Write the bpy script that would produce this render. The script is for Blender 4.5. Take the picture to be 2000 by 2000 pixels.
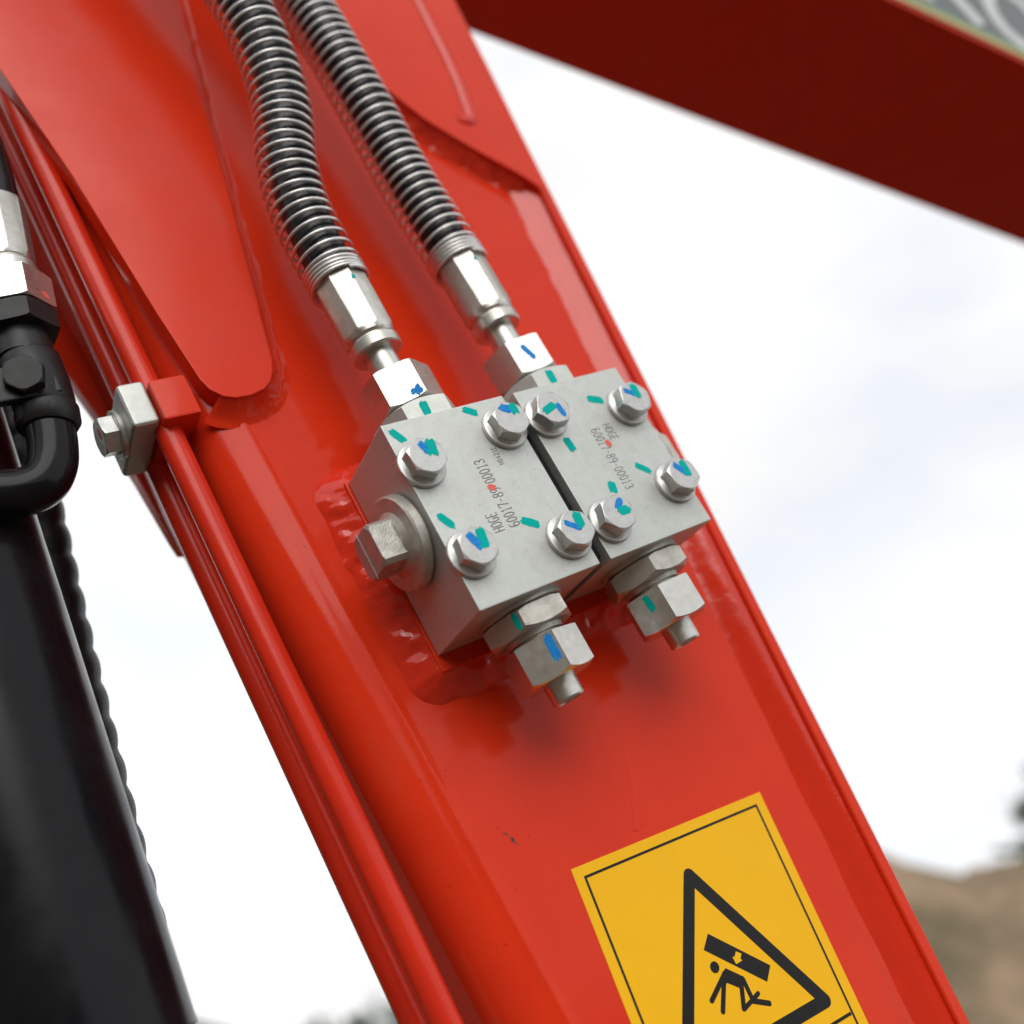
import bpy, bmesh, math, random
from math import sin, cos, pi, radians, tan
from mathutils import Matrix, Vector, noise

for o in list(bpy.data.objects):
    bpy.data.objects.remove(o)
scene = bpy.context.scene
COL = scene.collection

# ------------------------------------------------------------------ camera
CAM_H = 1.9
cam_data = bpy.data.cameras.new('camera')
cam = bpy.data.objects.new('camera', cam_data)
COL.objects.link(cam)
cam.location = (0, 0, CAM_H)
cam.rotation_euler = (radians(120), 0, 0)
cam_data.sensor_width = 36
cam_data.lens = 36 * 1963.27 / 2000
cam_data.clip_start = 0.02
cam_data.clip_end = 2000
cam_data.dof.use_dof = True
cam_data.dof.focus_distance = 0.437
cam_data.dof.aperture_fstop = 3.6
cam_data.dof.aperture_blades = 9
scene.camera = cam

# ------------------------------------------------------------------ world, sun, exposure
SUN_DIR = Vector((-0.02, -0.86, 0.50)).normalized()      # towards the sun
world = bpy.data.worlds.new('World')
scene.world = world
world.use_nodes = True
wn, wl = world.node_tree.nodes, world.node_tree.links
wn.clear()
w_out = wn.new('ShaderNodeOutputWorld')
w_bg = wn.new('ShaderNodeBackground')
w_sky = wn.new('ShaderNodeTexSky')
w_sky.sky_type = 'NISHITA'
w_sky.sun_disc = False
w_sky.sun_elevation = math.asin(SUN_DIR.z)
w_sky.sun_rotation = math.atan2(SUN_DIR.x, SUN_DIR.y)
w_sky.air_density = 1.0
w_sky.dust_density = 0.4
w_sky.ozone_density = 2.0
w_co = wn.new('ShaderNodeTexCoord')
w_map = wn.new('ShaderNodeMapping')
w_map.inputs['Scale'].default_value = (1.0, 1.0, 2.2)
w_map.inputs['Location'].default_value = (0.7, 0.35, 0.2)
wl.new(w_co.outputs['Generated'], w_map.inputs['Vector'])
w_n1 = wn.new('ShaderNodeTexNoise')
w_n1.inputs['Scale'].default_value = 2.6
w_n1.inputs['Detail'].default_value = 6
w_n1.inputs['Roughness'].default_value = 0.55
wl.new(w_map.outputs[0], w_n1.inputs['Vector'])
w_r1 = wn.new('ShaderNodeMapRange')                     # cloud cover
w_r1.inputs['From Min'].default_value = 0.30
w_r1.inputs['From Max'].default_value = 0.54
w_r1.inputs['To Min'].default_value = 0.58
w_r1.inputs['To Max'].default_value = 1.0
wl.new(w_n1.outputs['Fac'], w_r1.inputs['Value'])
w_n2 = wn.new('ShaderNodeTexNoise')
w_n2.inputs['Scale'].default_value = 1.7
w_n2.inputs['Detail'].default_value = 3
wl.new(w_map.outputs[0], w_n2.inputs['Vector'])
w_r2 = wn.new('ShaderNodeMapRange')                     # cloud brightness
w_r2.inputs['From Min'].default_value = 0.3
w_r2.inputs['From Max'].default_value = 0.7
w_r2.inputs['To Min'].default_value = 8.9
w_r2.inputs['To Max'].default_value = 10.8
wl.new(w_n2.outputs['Fac'], w_r2.inputs['Value'])
w_cl = wn.new('ShaderNodeCombineColor')
for k in range(3):
    wl.new(w_r2.outputs[0], w_cl.inputs[k])
w_mix = wn.new('ShaderNodeMix')
w_mix.data_type = 'RGBA'
wl.new(w_r1.outputs[0], w_mix.inputs[0])
w_gain = wn.new('ShaderNodeVectorMath')                 # thin bright haze in the gaps between clouds
w_gain.operation = 'MULTIPLY_ADD'
w_gain.inputs[1].default_value = (1.25, 1.25, 1.25)
w_gain.inputs[2].default_value = (4.3, 4.5, 4.7)
wl.new(w_sky.outputs[0], w_gain.inputs[0])
wl.new(w_gain.outputs[0], w_mix.inputs[6])
wl.new(w_cl.outputs[0], w_mix.inputs[7])
wl.new(w_mix.outputs[2], w_bg.inputs['Color'])
w_bg.inputs['Strength'].default_value = 0.1
wl.new(w_bg.outputs[0], w_out.inputs['Surface'])

sun_data = bpy.data.lights.new('sun', 'SUN')
sun_data.energy = 1.4
sun_data.angle = radians(46)
sun_data.color = (1.0, 0.97, 0.92)
sun = bpy.data.objects.new('sun', sun_data)
COL.objects.link(sun)
sun.rotation_euler = SUN_DIR.to_track_quat('Z', 'Y').to_euler()

scene.view_settings.view_transform = 'Standard'
scene.view_settings.look = 'None'
scene.view_settings.exposure = 0.08
scene.view_settings.gamma = 1
scene.view_settings.use_curve_mapping = False

# ------------------------------------------------------------------ boom frame (millimetres):
# x across the boom side, y up along the boom, z out of the side plate
CW = Matrix.Translation((0, 0, CAM_H)) @ Matrix.Rotation(radians(120), 4, 'X')
RT = Matrix(((0.78287781, -0.47572249, 0.40098683, -0.0553906231),
             (0.26187531, 0.83657322, 0.48121364, 0.0362158403),
             (-0.564379, -0.27172293, 0.77951459, -0.421292151),
             (0, 0, 0, 1)))
BOOM = CW @ RT

# ------------------------------------------------------------------ material helpers
MATS = {}

def new_mat(name):
    m = bpy.data.materials.new(name)
    m.use_nodes = True
    MATS[name] = m
    nt = m.node_tree
    return m, nt.nodes, nt.links, nt.nodes['Principled BSDF']

def surf(name, col, col2=None, rough=0.4, rough2=None, metal=0.0, spec=0.5, scale=60.0, detail=5, lo=0.35, hi=0.65,
         bump=0.0, bscale=2000.0, bdist=0.0002, coat=0.0, bump2=0.0, b2scale=60.0, speck=None, aniso=None, dust=None):
    m, N, L, P = new_mat(name)
    tc = N.new('ShaderNodeTexCoord')
    src = tc.outputs['Object']
    if aniso:
        mp = N.new('ShaderNodeMapping')
        mp.inputs['Scale'].default_value = aniso
        L.new(src, mp.inputs['Vector'])
        src = mp.outputs[0]
    nz = N.new('ShaderNodeTexNoise')
    nz.inputs['Scale'].default_value = scale
    nz.inputs['Detail'].default_value = detail
    nz.inputs['Roughness'].default_value = 0.6
    L.new(src, nz.inputs['Vector'])
    mr = N.new('ShaderNodeMapRange')
    mr.inputs['From Min'].default_value = lo
    mr.inputs['From Max'].default_value = hi
    L.new(nz.outputs['Fac'], mr.inputs['Value'])
    mx = N.new('ShaderNodeMix')
    mx.data_type = 'RGBA'
    mx.inputs[6].default_value = (*col, 1)
    mx.inputs[7].default_value = (*(col2 or col), 1)
    L.new(mr.outputs[0], mx.inputs[0])
    cout = mx.outputs[2]
    if speck:
        scol, sscale, thr = speck
        n3 = N.new('ShaderNodeTexNoise')
        n3.inputs['Scale'].default_value = sscale
        n3.inputs['Detail'].default_value = 2
        L.new(tc.outputs['Object'], n3.inputs['Vector'])
        r3 = N.new('ShaderNodeMapRange')
        r3.inputs['From Min'].default_value = thr
        r3.inputs['From Max'].default_value = thr + 0.04
        L.new(n3.outputs['Fac'], r3.inputs['Value'])
        m3 = N.new('ShaderNodeMix')
        m3.data_type = 'RGBA'
        L.new(r3.outputs[0], m3.inputs[0])
        L.new(cout, m3.inputs[6])
        m3.inputs[7].default_value = (*scol, 1)
        cout = m3.outputs[2]
    if dust:
        dcol, dscale, d0, d1, amt, stretch = dust
        dm = N.new('ShaderNodeMapping')
        dm.inputs['Scale'].default_value = stretch
        L.new(tc.outputs['Object'], dm.inputs['Vector'])
        dn = N.new('ShaderNodeTexNoise')
        dn.inputs['Scale'].default_value = dscale
        dn.inputs['Detail'].default_value = 12
        dn.inputs['Roughness'].default_value = 0.75
        L.new(dm.outputs[0], dn.inputs['Vector'])
        dr = N.new('ShaderNodeMapRange')
        dr.inputs['From Min'].default_value = d0
        dr.inputs['From Max'].default_value = d1
        dr.inputs['To Max'].default_value = amt
        L.new(dn.outputs['Fac'], dr.inputs['Value'])
        dx = N.new('ShaderNodeMix')
        dx.data_type = 'RGBA'
        L.new(dr.outputs[0], dx.inputs[0])
        L.new(cout, dx.inputs[6])
        dx.inputs[7].default_value = (*dcol, 1)
        cout = dx.outputs[2]
    L.new(cout, P.inputs['Base Color'])
    r4 = N.new('ShaderNodeMapRange')
    r4.inputs['From Min'].default_value = lo
    r4.inputs['From Max'].default_value = hi
    r4.inputs['To Min'].default_value = rough
    r4.inputs['To Max'].default_value = rough2 if rough2 is not None else rough
    L.new(nz.outputs['Fac'], r4.inputs['Value'])
    L.new(r4.outputs[0], P.inputs['Roughness'])
    P.inputs['Metallic'].default_value = metal
    P.inputs['Specular IOR Level'].default_value = spec
    P.inputs['Coat Weight'].default_value = coat
    P.inputs['Coat Roughness'].default_value = 0.12
    last = None
    for st, sc, ds in ((bump, bscale, bdist), (bump2, b2scale, 0.001)):
        if st > 0:
            nb = N.new('ShaderNodeTexNoise')
            nb.inputs['Scale'].default_value = sc
            nb.inputs['Detail'].default_value = 3
            L.new(tc.outputs['Object'], nb.inputs['Vector'])
            bp = N.new('ShaderNodeBump')
            bp.inputs['Strength'].default_value = st
            bp.inputs['Distance'].default_value = ds
            L.new(nb.outputs['Fac'], bp.inputs['Height'])
            if last:
                L.new(last, bp.inputs['Normal'])
            last = bp.outputs[0]
    if last:
        L.new(last, P.inputs['Normal'])
    return m

RED = surf('red_paint', (0.72, 0.038, 0.010), (0.68, 0.033, 0.009), rough=0.08, rough2=0.20, spec=0.20, scale=26, detail=9,
           bump=0.09, bscale=520, bdist=0.0003, bump2=0.05, b2scale=30, speck=((0.30, 0.012, 0.010), 520, 0.735), dust=((0.42, 0.10, 0.06), 22, 0.54, 0.80, 0.35, (1, 0.45, 1)))
RED_WELD = surf('red_paint_weld', (0.70, 0.032, 0.010), (0.66, 0.028, 0.009), rough=0.10, rough2=0.17, spec=0.55, scale=80,
                bump=0.10, bscale=420, bdist=0.0006, bump2=0.18, b2scale=130)
RED_PIPE = surf('red_pipe_paint', (0.68, 0.030, 0.010), (0.63, 0.026, 0.009), rough=0.18, rough2=0.26, spec=0.32, scale=40,
                bump=0.05, bscale=700, bdist=0.0003)
BLOCK = surf('blasted_zinc_block', (0.565, 0.58, 0.55), (0.53, 0.545, 0.515), rough=0.48, rough2=0.53, metal=0.75, scale=240, detail=8,
             bump=0.42, bscale=2400, bdist=0.0003, speck=((0.34, 0.34, 0.31), 1500, 0.69), dust=((0.22, 0.20, 0.17), 45, 0.58, 0.85, 0.45, (1, 1, 1)))
PLUG = surf('cast_zinc', (0.58, 0.56, 0.51), (0.46, 0.44, 0.40), rough=0.42, rough2=0.55, metal=0.85, scale=160,
            bump=0.55, bscale=1700, bdist=0.0004)
BOLT = surf('plated_bolt', (0.57, 0.57, 0.555), (0.49, 0.49, 0.475), rough=0.32, rough2=0.48, metal=0.75, scale=260, bump=0.16, bscale=1500, dust=((0.25, 0.24, 0.22), 160, 0.56, 0.8, 0.6, (1, 1, 1)))
NUT = surf('plated_nut', (0.64, 0.63, 0.595), (0.56, 0.55, 0.515), rough=0.27, rough2=0.37, metal=0.92, scale=260, bump=0.12, bscale=1500)
FERR = surf('crimped_ferrule_steel', (0.66, 0.645, 0.60), (0.52, 0.50, 0.455), rough=0.28, rough2=0.42, metal=0.9, scale=120, bump=0.10, bscale=900)
SPRING = surf('spring_wire', (0.82, 0.81, 0.79), (0.70, 0.69, 0.67), rough=0.27, rough2=0.38, metal=0.95, scale=300)
RUBBER = surf('hose_rubber', (0.007, 0.007, 0.009), (0.012, 0.012, 0.014), rough=0.20, rough2=0.32, spec=0.35, scale=150, bump=0.12, bscale=500)
BLACK = surf('black_paint', (0.006, 0.006, 0.008), (0.009, 0.009, 0.011), rough=0.16, rough2=0.30, spec=0.20, dust=((0.03, 0.028, 0.026), 60, 0.58, 0.85, 0.3, (1, .3, 1)), scale=40, bump=0.03, bscale=400)
BLACKZ = surf('black_plating', (0.010, 0.010, 0.011), (0.016, 0.016, 0.017), rough=0.34, rough2=0.46, metal=0.0, spec=0.35, scale=120, bump=0.2, bscale=700)
TEAL = surf('teal_paint_marker', (0.0, 0.41, 0.36), (0.0, 0.47, 0.41), rough=0.6, spec=0.08, scale=900, bump=0.3, bscale=1500)
BLUE = surf('blue_paint_marker', (0.004, 0.19, 0.62), (0.03, 0.29, 0.70), rough=0.6, spec=0.15, scale=900, bump=0.3, bscale=1500)
REDINK = surf('red_paint_marker', (0.74, 0.06, 0.045), (0.80, 0.20, 0.16), rough=0.5, scale=1200)
ENGR = surf('engraved_grey', (0.10, 0.10, 0.095), (0.17, 0.17, 0.16), rough=0.6, metal=0.3, scale=900)
YELLOW = surf('sticker_yellow', (0.96, 0.515, 0.008), (0.93, 0.49, 0.007), spec=0.2, rough=0.30, rough2=0.36, scale=30, bump=0.04, bscale=350, bdist=0.0005)
PRINT = surf('sticker_black', (0.006, 0.005, 0.005), (0.010, 0.009, 0.008), spec=0.3, rough=0.22, rough2=0.40, scale=70, bump=0.08, bscale=300, bdist=0.0006)
CHIP = surf('paint_chip_brown', (0.10, 0.03, 0.02), (0.16, 0.06, 0.04), rough=0.7, scale=900)
DECALDK = surf('decal_grey', (0.07, 0.085, 0.09), (0.08, 0.095, 0.10), rough=0.35)
DECALW = surf('decal_white', (0.62, 0.63, 0.65), (0.58, 0.60, 0.62), rough=0.35)
DECALY = surf('decal_yellow_green', (0.42, 0.36, 0.10), (0.40, 0.35, 0.10), rough=0.35)
DECALG = surf('decal_green', (0.05, 0.22, 0.09), (0.05, 0.20, 0.09), rough=0.35)
DIRT = surf('dirt', (0.125, 0.088, 0.060), (0.075, 0.054, 0.038), rough=0.95, spec=0.2, scale=0.22, detail=8, lo=0.3, hi=0.7,
            bump=0.6, bscale=1.2, bdist=0.4)
HILLM = surf('hill_dirt', (0.29, 0.205, 0.135), (0.135, 0.108, 0.066), rough=0.95, spec=0.2, scale=0.42, detail=6, lo=0.40, hi=0.60,
             bump=0.7, bscale=0.9, bdist=0.5)
SHADE_BANK = surf('shade_bank_scrub', (0.050, 0.060, 0.025), (0.075, 0.058, 0.036), rough=0.95, spec=0.1, scale=0.5, detail=6)  # dark cover of the unseen rise added for the reflections
LEAF = surf('leaf_green', (0.055, 0.095, 0.030), (0.035, 0.065, 0.020), rough=0.6, scale=1.5)
BARK = surf('bark', (0.09, 0.065, 0.045), (0.06, 0.045, 0.03), rough=0.9, scale=6)

# ------------------------------------------------------------------ mesh helpers (millimetres in the boom frame)
class MB:
    def __init__(s):
        s.v = []
        s.f = []
    def add(s, v, f):
        o = len(s.v)
        s.v += [tuple(p) for p in v]
        s.f += [tuple(i + o for i in q) for q in f]
        return s

def mesh_of(name, mb, mat, base=(0, 0, 0), k=0.001, sharp=28):
    me = bpy.data.meshes.new(name)
    bx, by, bz = base
    me.from_pydata([((x - bx) * k, (y - by) * k, (z - bz) * k) for x, y, z in mb.v], [], mb.f)
    bm = bmesh.new()
    bm.from_mesh(me)
    bmesh.ops.recalc_face_normals(bm, faces=bm.faces)
    bm.to_mesh(me)
    bm.free()
    me.polygons.foreach_set('use_smooth', [True] * len(me.polygons))
    me.set_sharp_from_angle(angle=radians(sharp))
    me.materials.append(mat)
    return me

def tag(o, label=None, cat=None, group=None, kind=None):
    if label: o['label'] = label
    if cat: o['category'] = cat
    if group: o['group'] = group
    if kind: o['kind'] = kind
    return o

def thing(name, label, cat, base, group=None):
    o = bpy.data.objects.new(name, None)
    o.empty_display_size = 0.02
    COL.objects.link(o)
    o.matrix_world = BOOM @ Matrix.Translation(Vector(base) * 0.001)
    o['base'] = [float(b) for b in base]
    return tag(o, label, cat, group)

def root_base(o):
    while o.parent:
        o = o.parent
    return tuple(o['base'])

def part(name, mb, mat, parent, sharp=28, label=None):
    o = bpy.data.objects.new(name, mesh_of(name, mb, mat, root_base(parent), sharp=sharp))
    COL.objects.link(o)
    o.parent = parent
    if label: o['label'] = label
    if sharp <= 30:
        wn_ = o.modifiers.new('weighted', 'WEIGHTED_NORMAL')
        wn_.keep_sharp = True
        wn_.weight = 100
    return o

def solo(name, mb, mat, base, label, cat, group=None, sharp=28):
    o = bpy.data.objects.new(name, mesh_of(name, mb, mat, base, sharp=sharp))
    COL.objects.link(o)
    o.matrix_world = BOOM @ Matrix.Translation(Vector(base) * 0.001)
    return tag(o, label, cat, group)

def bm_to_mb(bm):
    bm.verts.index_update()
    m = MB()
    m.v = [tuple(v.co) for v in bm.verts]
    m.f = [tuple(v.index for v in f.verts) for f in bm.faces]
    bm.free()
    return m

def box(x0, x1, y0, y1, z0, z1, bevel=0.0, seg=2):
    bm = bmesh.new()
    bmesh.ops.create_cube(bm, size=1)
    for v in bm.verts:
        v.co = Vector(((x0 + x1) / 2 + v.co.x * (x1 - x0), (y0 + y1) / 2 + v.co.y * (y1 - y0), (z0 + z1) / 2 + v.co.z * (z1 - z0)))
    if bevel:
        bmesh.ops.bevel(bm, geom=list(bm.edges), offset=bevel, segments=seg, profile=0.5, affect='EDGES')
    return bm_to_mb(bm)

def extrude(outline, z0, z1, bevel=0.0, seg=2):
    """plate with an outline in x,y between two heights, front edge rounded"""
    bm = bmesh.new()
    vs = [bm.verts.new((x, y, z0)) for x, y in outline]
    f = bm.faces.new(vs)
    r = bmesh.ops.extrude_face_region(bm, geom=[f])
    nv = [e for e in r['geom'] if isinstance(e, bmesh.types.BMVert)]
    for v in nv:
        v.co.z = z1
    if bevel:
        ed = [e for e in bm.edges if all(abs(v.co.z - z1) < 1e-6 for v in e.verts)]
        bmesh.ops.bevel(bm, geom=ed, offset=bevel, segments=seg, profile=0.5, affect='EDGES')
    return bm_to_mb(bm)

def frame(o, a, u):
    o = Vector(o)
    a = Vector(a).normalized()
    u = Vector(u)
    u = (u - a * u.dot(a)).normalized()
    return o, a, u, a.cross(u)

def ring_pt(fr, s, r, th):
    o, a, u, v = fr
    return o + a * s + u * (r * cos(th)) + v * (r * sin(th))

def lathe(fr, prof, n=48, cap0=True, cap1=True):
    m = MB()
    for s, r in prof:
        for i in range(n):
            m.v.append(tuple(ring_pt(fr, s, r, 2 * pi * i / n)))
    for k in range(len(prof) - 1):
        for i in range(n):
            j = (i + 1) % n
            m.f.append((k * n + i, k * n + j, (k + 1) * n + j, (k + 1) * n + i))
    if cap0: m.f.append(tuple(range(n))[::-1])
    if cap1: m.f.append(tuple((len(prof) - 1) * n + i for i in range(n)))
    return m

def poly_prism(fr, apo, rot, sides, s0, s1, rc0, rc1, sub=10, slope=30, corner=None):
    """regular prism (nut, bolt head) whose ends are turned down by a cone; rot: angle of one flat"""
    ths, rads = [], []
    step = 2 * pi / sides
    for q in range(sides):
        for i in range(sub):
            d = -step / 2 + step * i / sub
            r = apo / cos(d)
            if corner: r = min(r, corner)
            ths.append(rot + q * step + d)
            rads.append(r)
    n = len(ths)
    tg = tan(radians(slope))
    rings = []
    i0 = [min(rc0, r - 0.3) for r in rads]
    i1 = [min(rc1, r - 0.3) for r in rads]
    rings.append([ring_pt(fr, s0, a, th) for a, th in zip(i0, ths)])
    rings.append([ring_pt(fr, s0 + (r - a) * tg, r, th) for a, r, th in zip(i0, rads, ths)])
    rings.append([ring_pt(fr, s1 - (r - a) * tg, r, th) for a, r, th in zip(i1, rads, ths)])
    rings.append([ring_pt(fr, s1, a, th) for a, th in zip(i1, ths)])
    m = MB()
    for rg in rings:
        m.v += [tuple(p) for p in rg]
    for k in range(3):
        for i in range(n):
            j = (i + 1) % n
            m.f.append((k * n + i, k * n + j, (k + 1) * n + j, (k + 1) * n + i))
    m.f.append(tuple(range(n))[::-1])
    m.f.append(tuple(3 * n + i for i in range(n)))
    return m

def tube(path, rad, n=16, caps=True, squash=None):
    path = [Vector(p) for p in path]
    m = MB()
    up = None
    for i, p in enumerate(path):
        t = (path[min(i + 1, len(path) - 1)] - path[max(i - 1, 0)]).normalized()
        if up is None:
            up = Vector((0, 0, 1)) if abs(t.z) < 0.9 else Vector((1, 0, 0))
        up = (up - t * up.dot(t)).normalized()
        sd = t.cross(up)
        r = rad[i] if hasattr(rad, '__len__') else rad
        for k in range(n):
            th = 2 * pi * k / n
            m.v.append(tuple(p + up * (r * cos(th) * (squash or 1)) + sd * (r * sin(th))))
    for i in range(len(path) - 1):
        for k in range(n):
            j = (k + 1) % n
            m.f.append((i * n + k, i * n + j, (i + 1) * n + j, (i + 1) * n + k))
    if caps:
        m.f.append(tuple(range(n))[::-1])
        m.f.append(tuple((len(path) - 1) * n + k for k in range(n)))
    return m

def spline(pts, n):
    """Catmull-Rom through points"""
    P = [Vector(p) for p in pts]
    P = [P[0] * 2 - P[1]] + P + [P[-1] * 2 - P[-2]]
    out = []
    for i in range(1, len(P) - 2):
        for k in range(n):
            t = k / n
            a, b, c, d = P[i - 1], P[i], P[i + 1], P[i + 2]
            out.append(0.5 * ((2 * b) + (c - a) * t + (2 * a - 5 * b + 4 * c - d) * t * t + (3 * b - a - 3 * c + d) * t ** 3))
    out.append(P[-2])
    return out

def helix_on(path, rc, pitch_fn, wire, off=(0, 0, 0), seg=24, n=7, th0=0.0):
    """coil wound around a path; pitch_fn(length) gives the pitch"""
    path = [Vector(p) for p in path]
    L = [0]
    for a, b in zip(path, path[1:]):
        L.append(L[-1] + (b - a).length)
    up = Vector((0, 0, 1))
    fr = []
    for i, p in enumerate(path):
        t = (path[min(i + 1, len(path) - 1)] - path[max(i - 1, 0)]).normalized()
        up = (up - t * up.dot(t)).normalized()
        fr.append((p, up.copy(), t.cross(up)))
    pts, s, th, i = [], 0.0, th0, 0
    offv = Vector(off)
    while s < L[-1]:
        while i < len(L) - 2 and L[i + 1] < s:
            i += 1
        q = (s - L[i]) / (L[i + 1] - L[i])
        p = fr[i][0].lerp(fr[i + 1][0], q)
        u = fr[i][1].lerp(fr[i + 1][1], q)
        v = fr[i][2].lerp(fr[i + 1][2], q)
        o = offv * min(1, s / 60)
        pts.append(p + o + u * (rc * cos(th)) + v * (rc * sin(th)))
        th += 2 * pi / seg
        s += pitch_fn(s) / seg
    return tube(pts, wire, n)

RNG = random.Random(7)

def stroke_one(p0, p1, w, rng, tfm, lift, h, wob):
    d = p1 - p0
    Ld = d.length
    d.normalize()
    nrm = Vector((-d.y, d.x))
    top, bot = [], []
    K = 6
    for i in range(K + 1):
        t = i / K
        e = min(1.0, 0.62 + 3.2 * min(t, 1 - t))
        hw = w * 0.5 * e
        c = p0 + d * (Ld * t)
        top.append(c + nrm * hw * (1 + rng.uniform(-wob, wob)))
        bot.append(c - nrm * hw * (1 + rng.uniform(-wob, wob)))
    out = top + [p1 + d * w * 0.3] + bot[::-1] + [p0 - d * w * 0.25]
    n = len(out)
    m = MB()
    m.v = [tuple(tfm(q.x, q.y, lift)) for q in out] + [tuple(tfm(q.x, q.y, lift + h)) for q in out]
    for i in range(n):
        j = (i + 1) % n
        m.f.append((i, j, n + j, n + i))
    m.f.append(tuple(n + i for i in range(n)))
    m.f.append(tuple(range(n))[::-1])
    return m

def stroke(p0, p1, w, rng, tfm, lift=0.0, h=0.12, wob=0.14):
    """brushed paint mark from p0 to p1 in a flat (a, b) plane; tfm(a, b, c) gives the place; several bristle tracks side by side"""
    p0, p1 = Vector(p0), Vector(p1)
    d = (p1 - p0).normalized()
    nrm = Vector((-d.y, d.x))
    W = w * 1.3
    nb = 4 if w > 1.8 else 2
    m = MB()
    for b in range(nb):
        o = (b + 0.5) / nb - 0.5
        sw = W / nb * 1.45
        ed = 0.22 * W * (abs(o) * 2) ** 2 - 0.20 * W
        q0 = p0 + nrm * W * o * 0.92 + d * (ed + rng.uniform(-.10, .14) * W)
        q1 = p1 + nrm * W * o * 0.92 - d * (ed * .6 + rng.uniform(-.16, .22) * W)
        if (q1 - q0).dot(d) < 0.25 * w:
            q1 = q0 + d * 0.25 * w
        r = stroke_one(q0, q1, sw * rng.uniform(.85, 1.15), rng, tfm, lift, h * (0.55 + 0.14 * b), wob)
        m.add(r.v, r.f)
    return m

def ribbon(pts, w, tfm, lift, h=0.06, closed=False):
    """engraved or printed line of constant width along pts"""
    P = [Vector(p) for p in pts]
    n = len(P)
    a, b = [], []
    for i in range(n):
        p, q = P[max(i - 1, 0)], P[min(i + 1, n - 1)]
        if closed:
            p, q = P[(i - 1) % n], P[(i + 1) % n]
        d1 = (P[i] - p).normalized() if (P[i] - p).length > 1e-9 else None
        d2 = (q - P[i]).normalized() if (q - P[i]).length > 1e-9 else None
        t = ((d1 or d2) + (d2 or d1))
        t = t.normalized() if t.length > 1e-6 else (d1 or d2)
        nm = Vector((-t.y, t.x))
        ref = d1 or d2
        sc = 1 / max(0.5, abs(Vector((-ref.y, ref.x)).dot(nm)))
        a.append(P[i] + nm * w * 0.5 * sc)
        b.append(P[i] - nm * w * 0.5 * sc)
    m = MB()
    for lst in (a, b):
        m.v += [tuple(tfm(p.x, p.y, lift + h)) for p in lst]
    for lst in (a, b):
        m.v += [tuple(tfm(p.x, p.y, lift)) for p in lst]
    rng = n if closed else n - 1
    for i in range(rng):
        j = (i + 1) % n
        m.f += [(i, j, n + j, n + i), (i, 2 * n + i, 2 * n + j, j), (n + i, n + j, 3 * n + j, 3 * n + i)]
    return m

def flat_poly(pts, tfm, lift, h):
    n = len(pts)
    m = MB()
    m.v = [tuple(tfm(x, y, lift)) for x, y in pts] + [tuple(tfm(x, y, lift + h)) for x, y in pts]
    for i in range(n):
        j = (i + 1) % n
        m.f.append((i, j, n + j, n + i))
    m.f.append(tuple(n + i for i in range(n)))
    m.f.append(tuple(range(n))[::-1])
    return m

def capsule(p0, p1, w, k=8):
    p0, p1 = Vector(p0), Vector(p1)
    a = math.atan2(p1.y - p0.y, p1.x - p0.x)
    return [(p1.x + w / 2 * cos(a - pi / 2 + pi * i / k), p1.y + w / 2 * sin(a - pi / 2 + pi * i / k)) for i in range(k + 1)] + \
           [(p0.x + w / 2 * cos(a + pi / 2 + pi * i / k), p0.y + w / 2 * sin(a + pi / 2 + pi * i / k)) for i in range(k + 1)]

# single-stroke lettering in a 0.62 x 1 cell
def arc(cx, cy, rx, ry, a0, a1, n=12):
    return [(cx + rx * cos(radians(a0 + (a1 - a0) * i / n)), cy + ry * sin(radians(a0 + (a1 - a0) * i / n))) for i in range(n + 1)]
GLYPH = {
    '0': [arc(.31, .5, .29, .5, 0, 360, 20)],
    'O': [arc(.31, .5, .31, .5, 0, 360, 20)],
    '1': [[(.10, .80), (.33, 1.0), (.33, 0)], [(.14, 0), (.52, 0)]],
    '2': [arc(.31, .72, .28, .28, 170, -30, 10) + [(.03, 0), (.6, 0)]],
    '3': [arc(.29, .75, .27, .25, 160, -90, 12) + arc(.29, .26, .30, .26, 90, -160, 12)],
    '4': [[(.46, 0), (.46, 1.0), (.02, .30), (.62, .30)]],
    '6': [[(.50, .96)] + arc(.31, .62, .29, .38, 80, 180, 8) + arc(.31, .30, .29, .30, 180, 540, 18)],
    '7': [[(.02, .84), (.02, 1.0), (.60, 1.0), (.26, 0)]],
    '8': [arc(.31, .76, .25, .24, -90, 270, 16), arc(.31, .26, .30, .26, -90, 270, 16)],
    '9': [arc(.31, .70, .29, .30, 0, 360, 16), [(.60, .70)] + arc(.31, .38, .29, .38, 0, -100, 8)],
    '-': [[(.08, .5), (.54, .5)]],
    'H': [[(.02, 0), (.02, 1)], [(.60, 0), (.60, 1)], [(.02, .5), (.60, .5)]],
    'G': [arc(.33, .5, .31, .5, 50, 325, 16) + [(.60, .45), (.36, .45)]],
    'E': [[(.58, 1), (.03, 1), (.03, 0), (.58, 0)], [(.03, .5), (.48, .5)]],
    'R': [[(.03, 0), (.03, 1), (.36, 1)] + arc(.36, .75, .24, .25, 90, -90, 8) + [(.03, .5)], [(.30, .5), (.62, 0)]],
}
def lettering(txt, adv, height, width, weight, tfm, lift, h=0.05):
    m = MB()
    for i, ch in enumerate(txt):
        for st in GLYPH[ch]:
            pts = [(i * adv + x / .62 * width, y * height) for x, y in st]
            cl = len(pts) > 8 and (Vector(pts[0]) - Vector(pts[-1])).length < 1e-4
            if cl: pts = pts[:-1]
            r = ribbon(pts, weight, tfm, lift, h, closed=cl)
            m.add(r.v, r.f)
    return m

def merge(*ms):
    o = MB()
    for m in ms:
        o.add(m.v, m.f)
    return o

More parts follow.
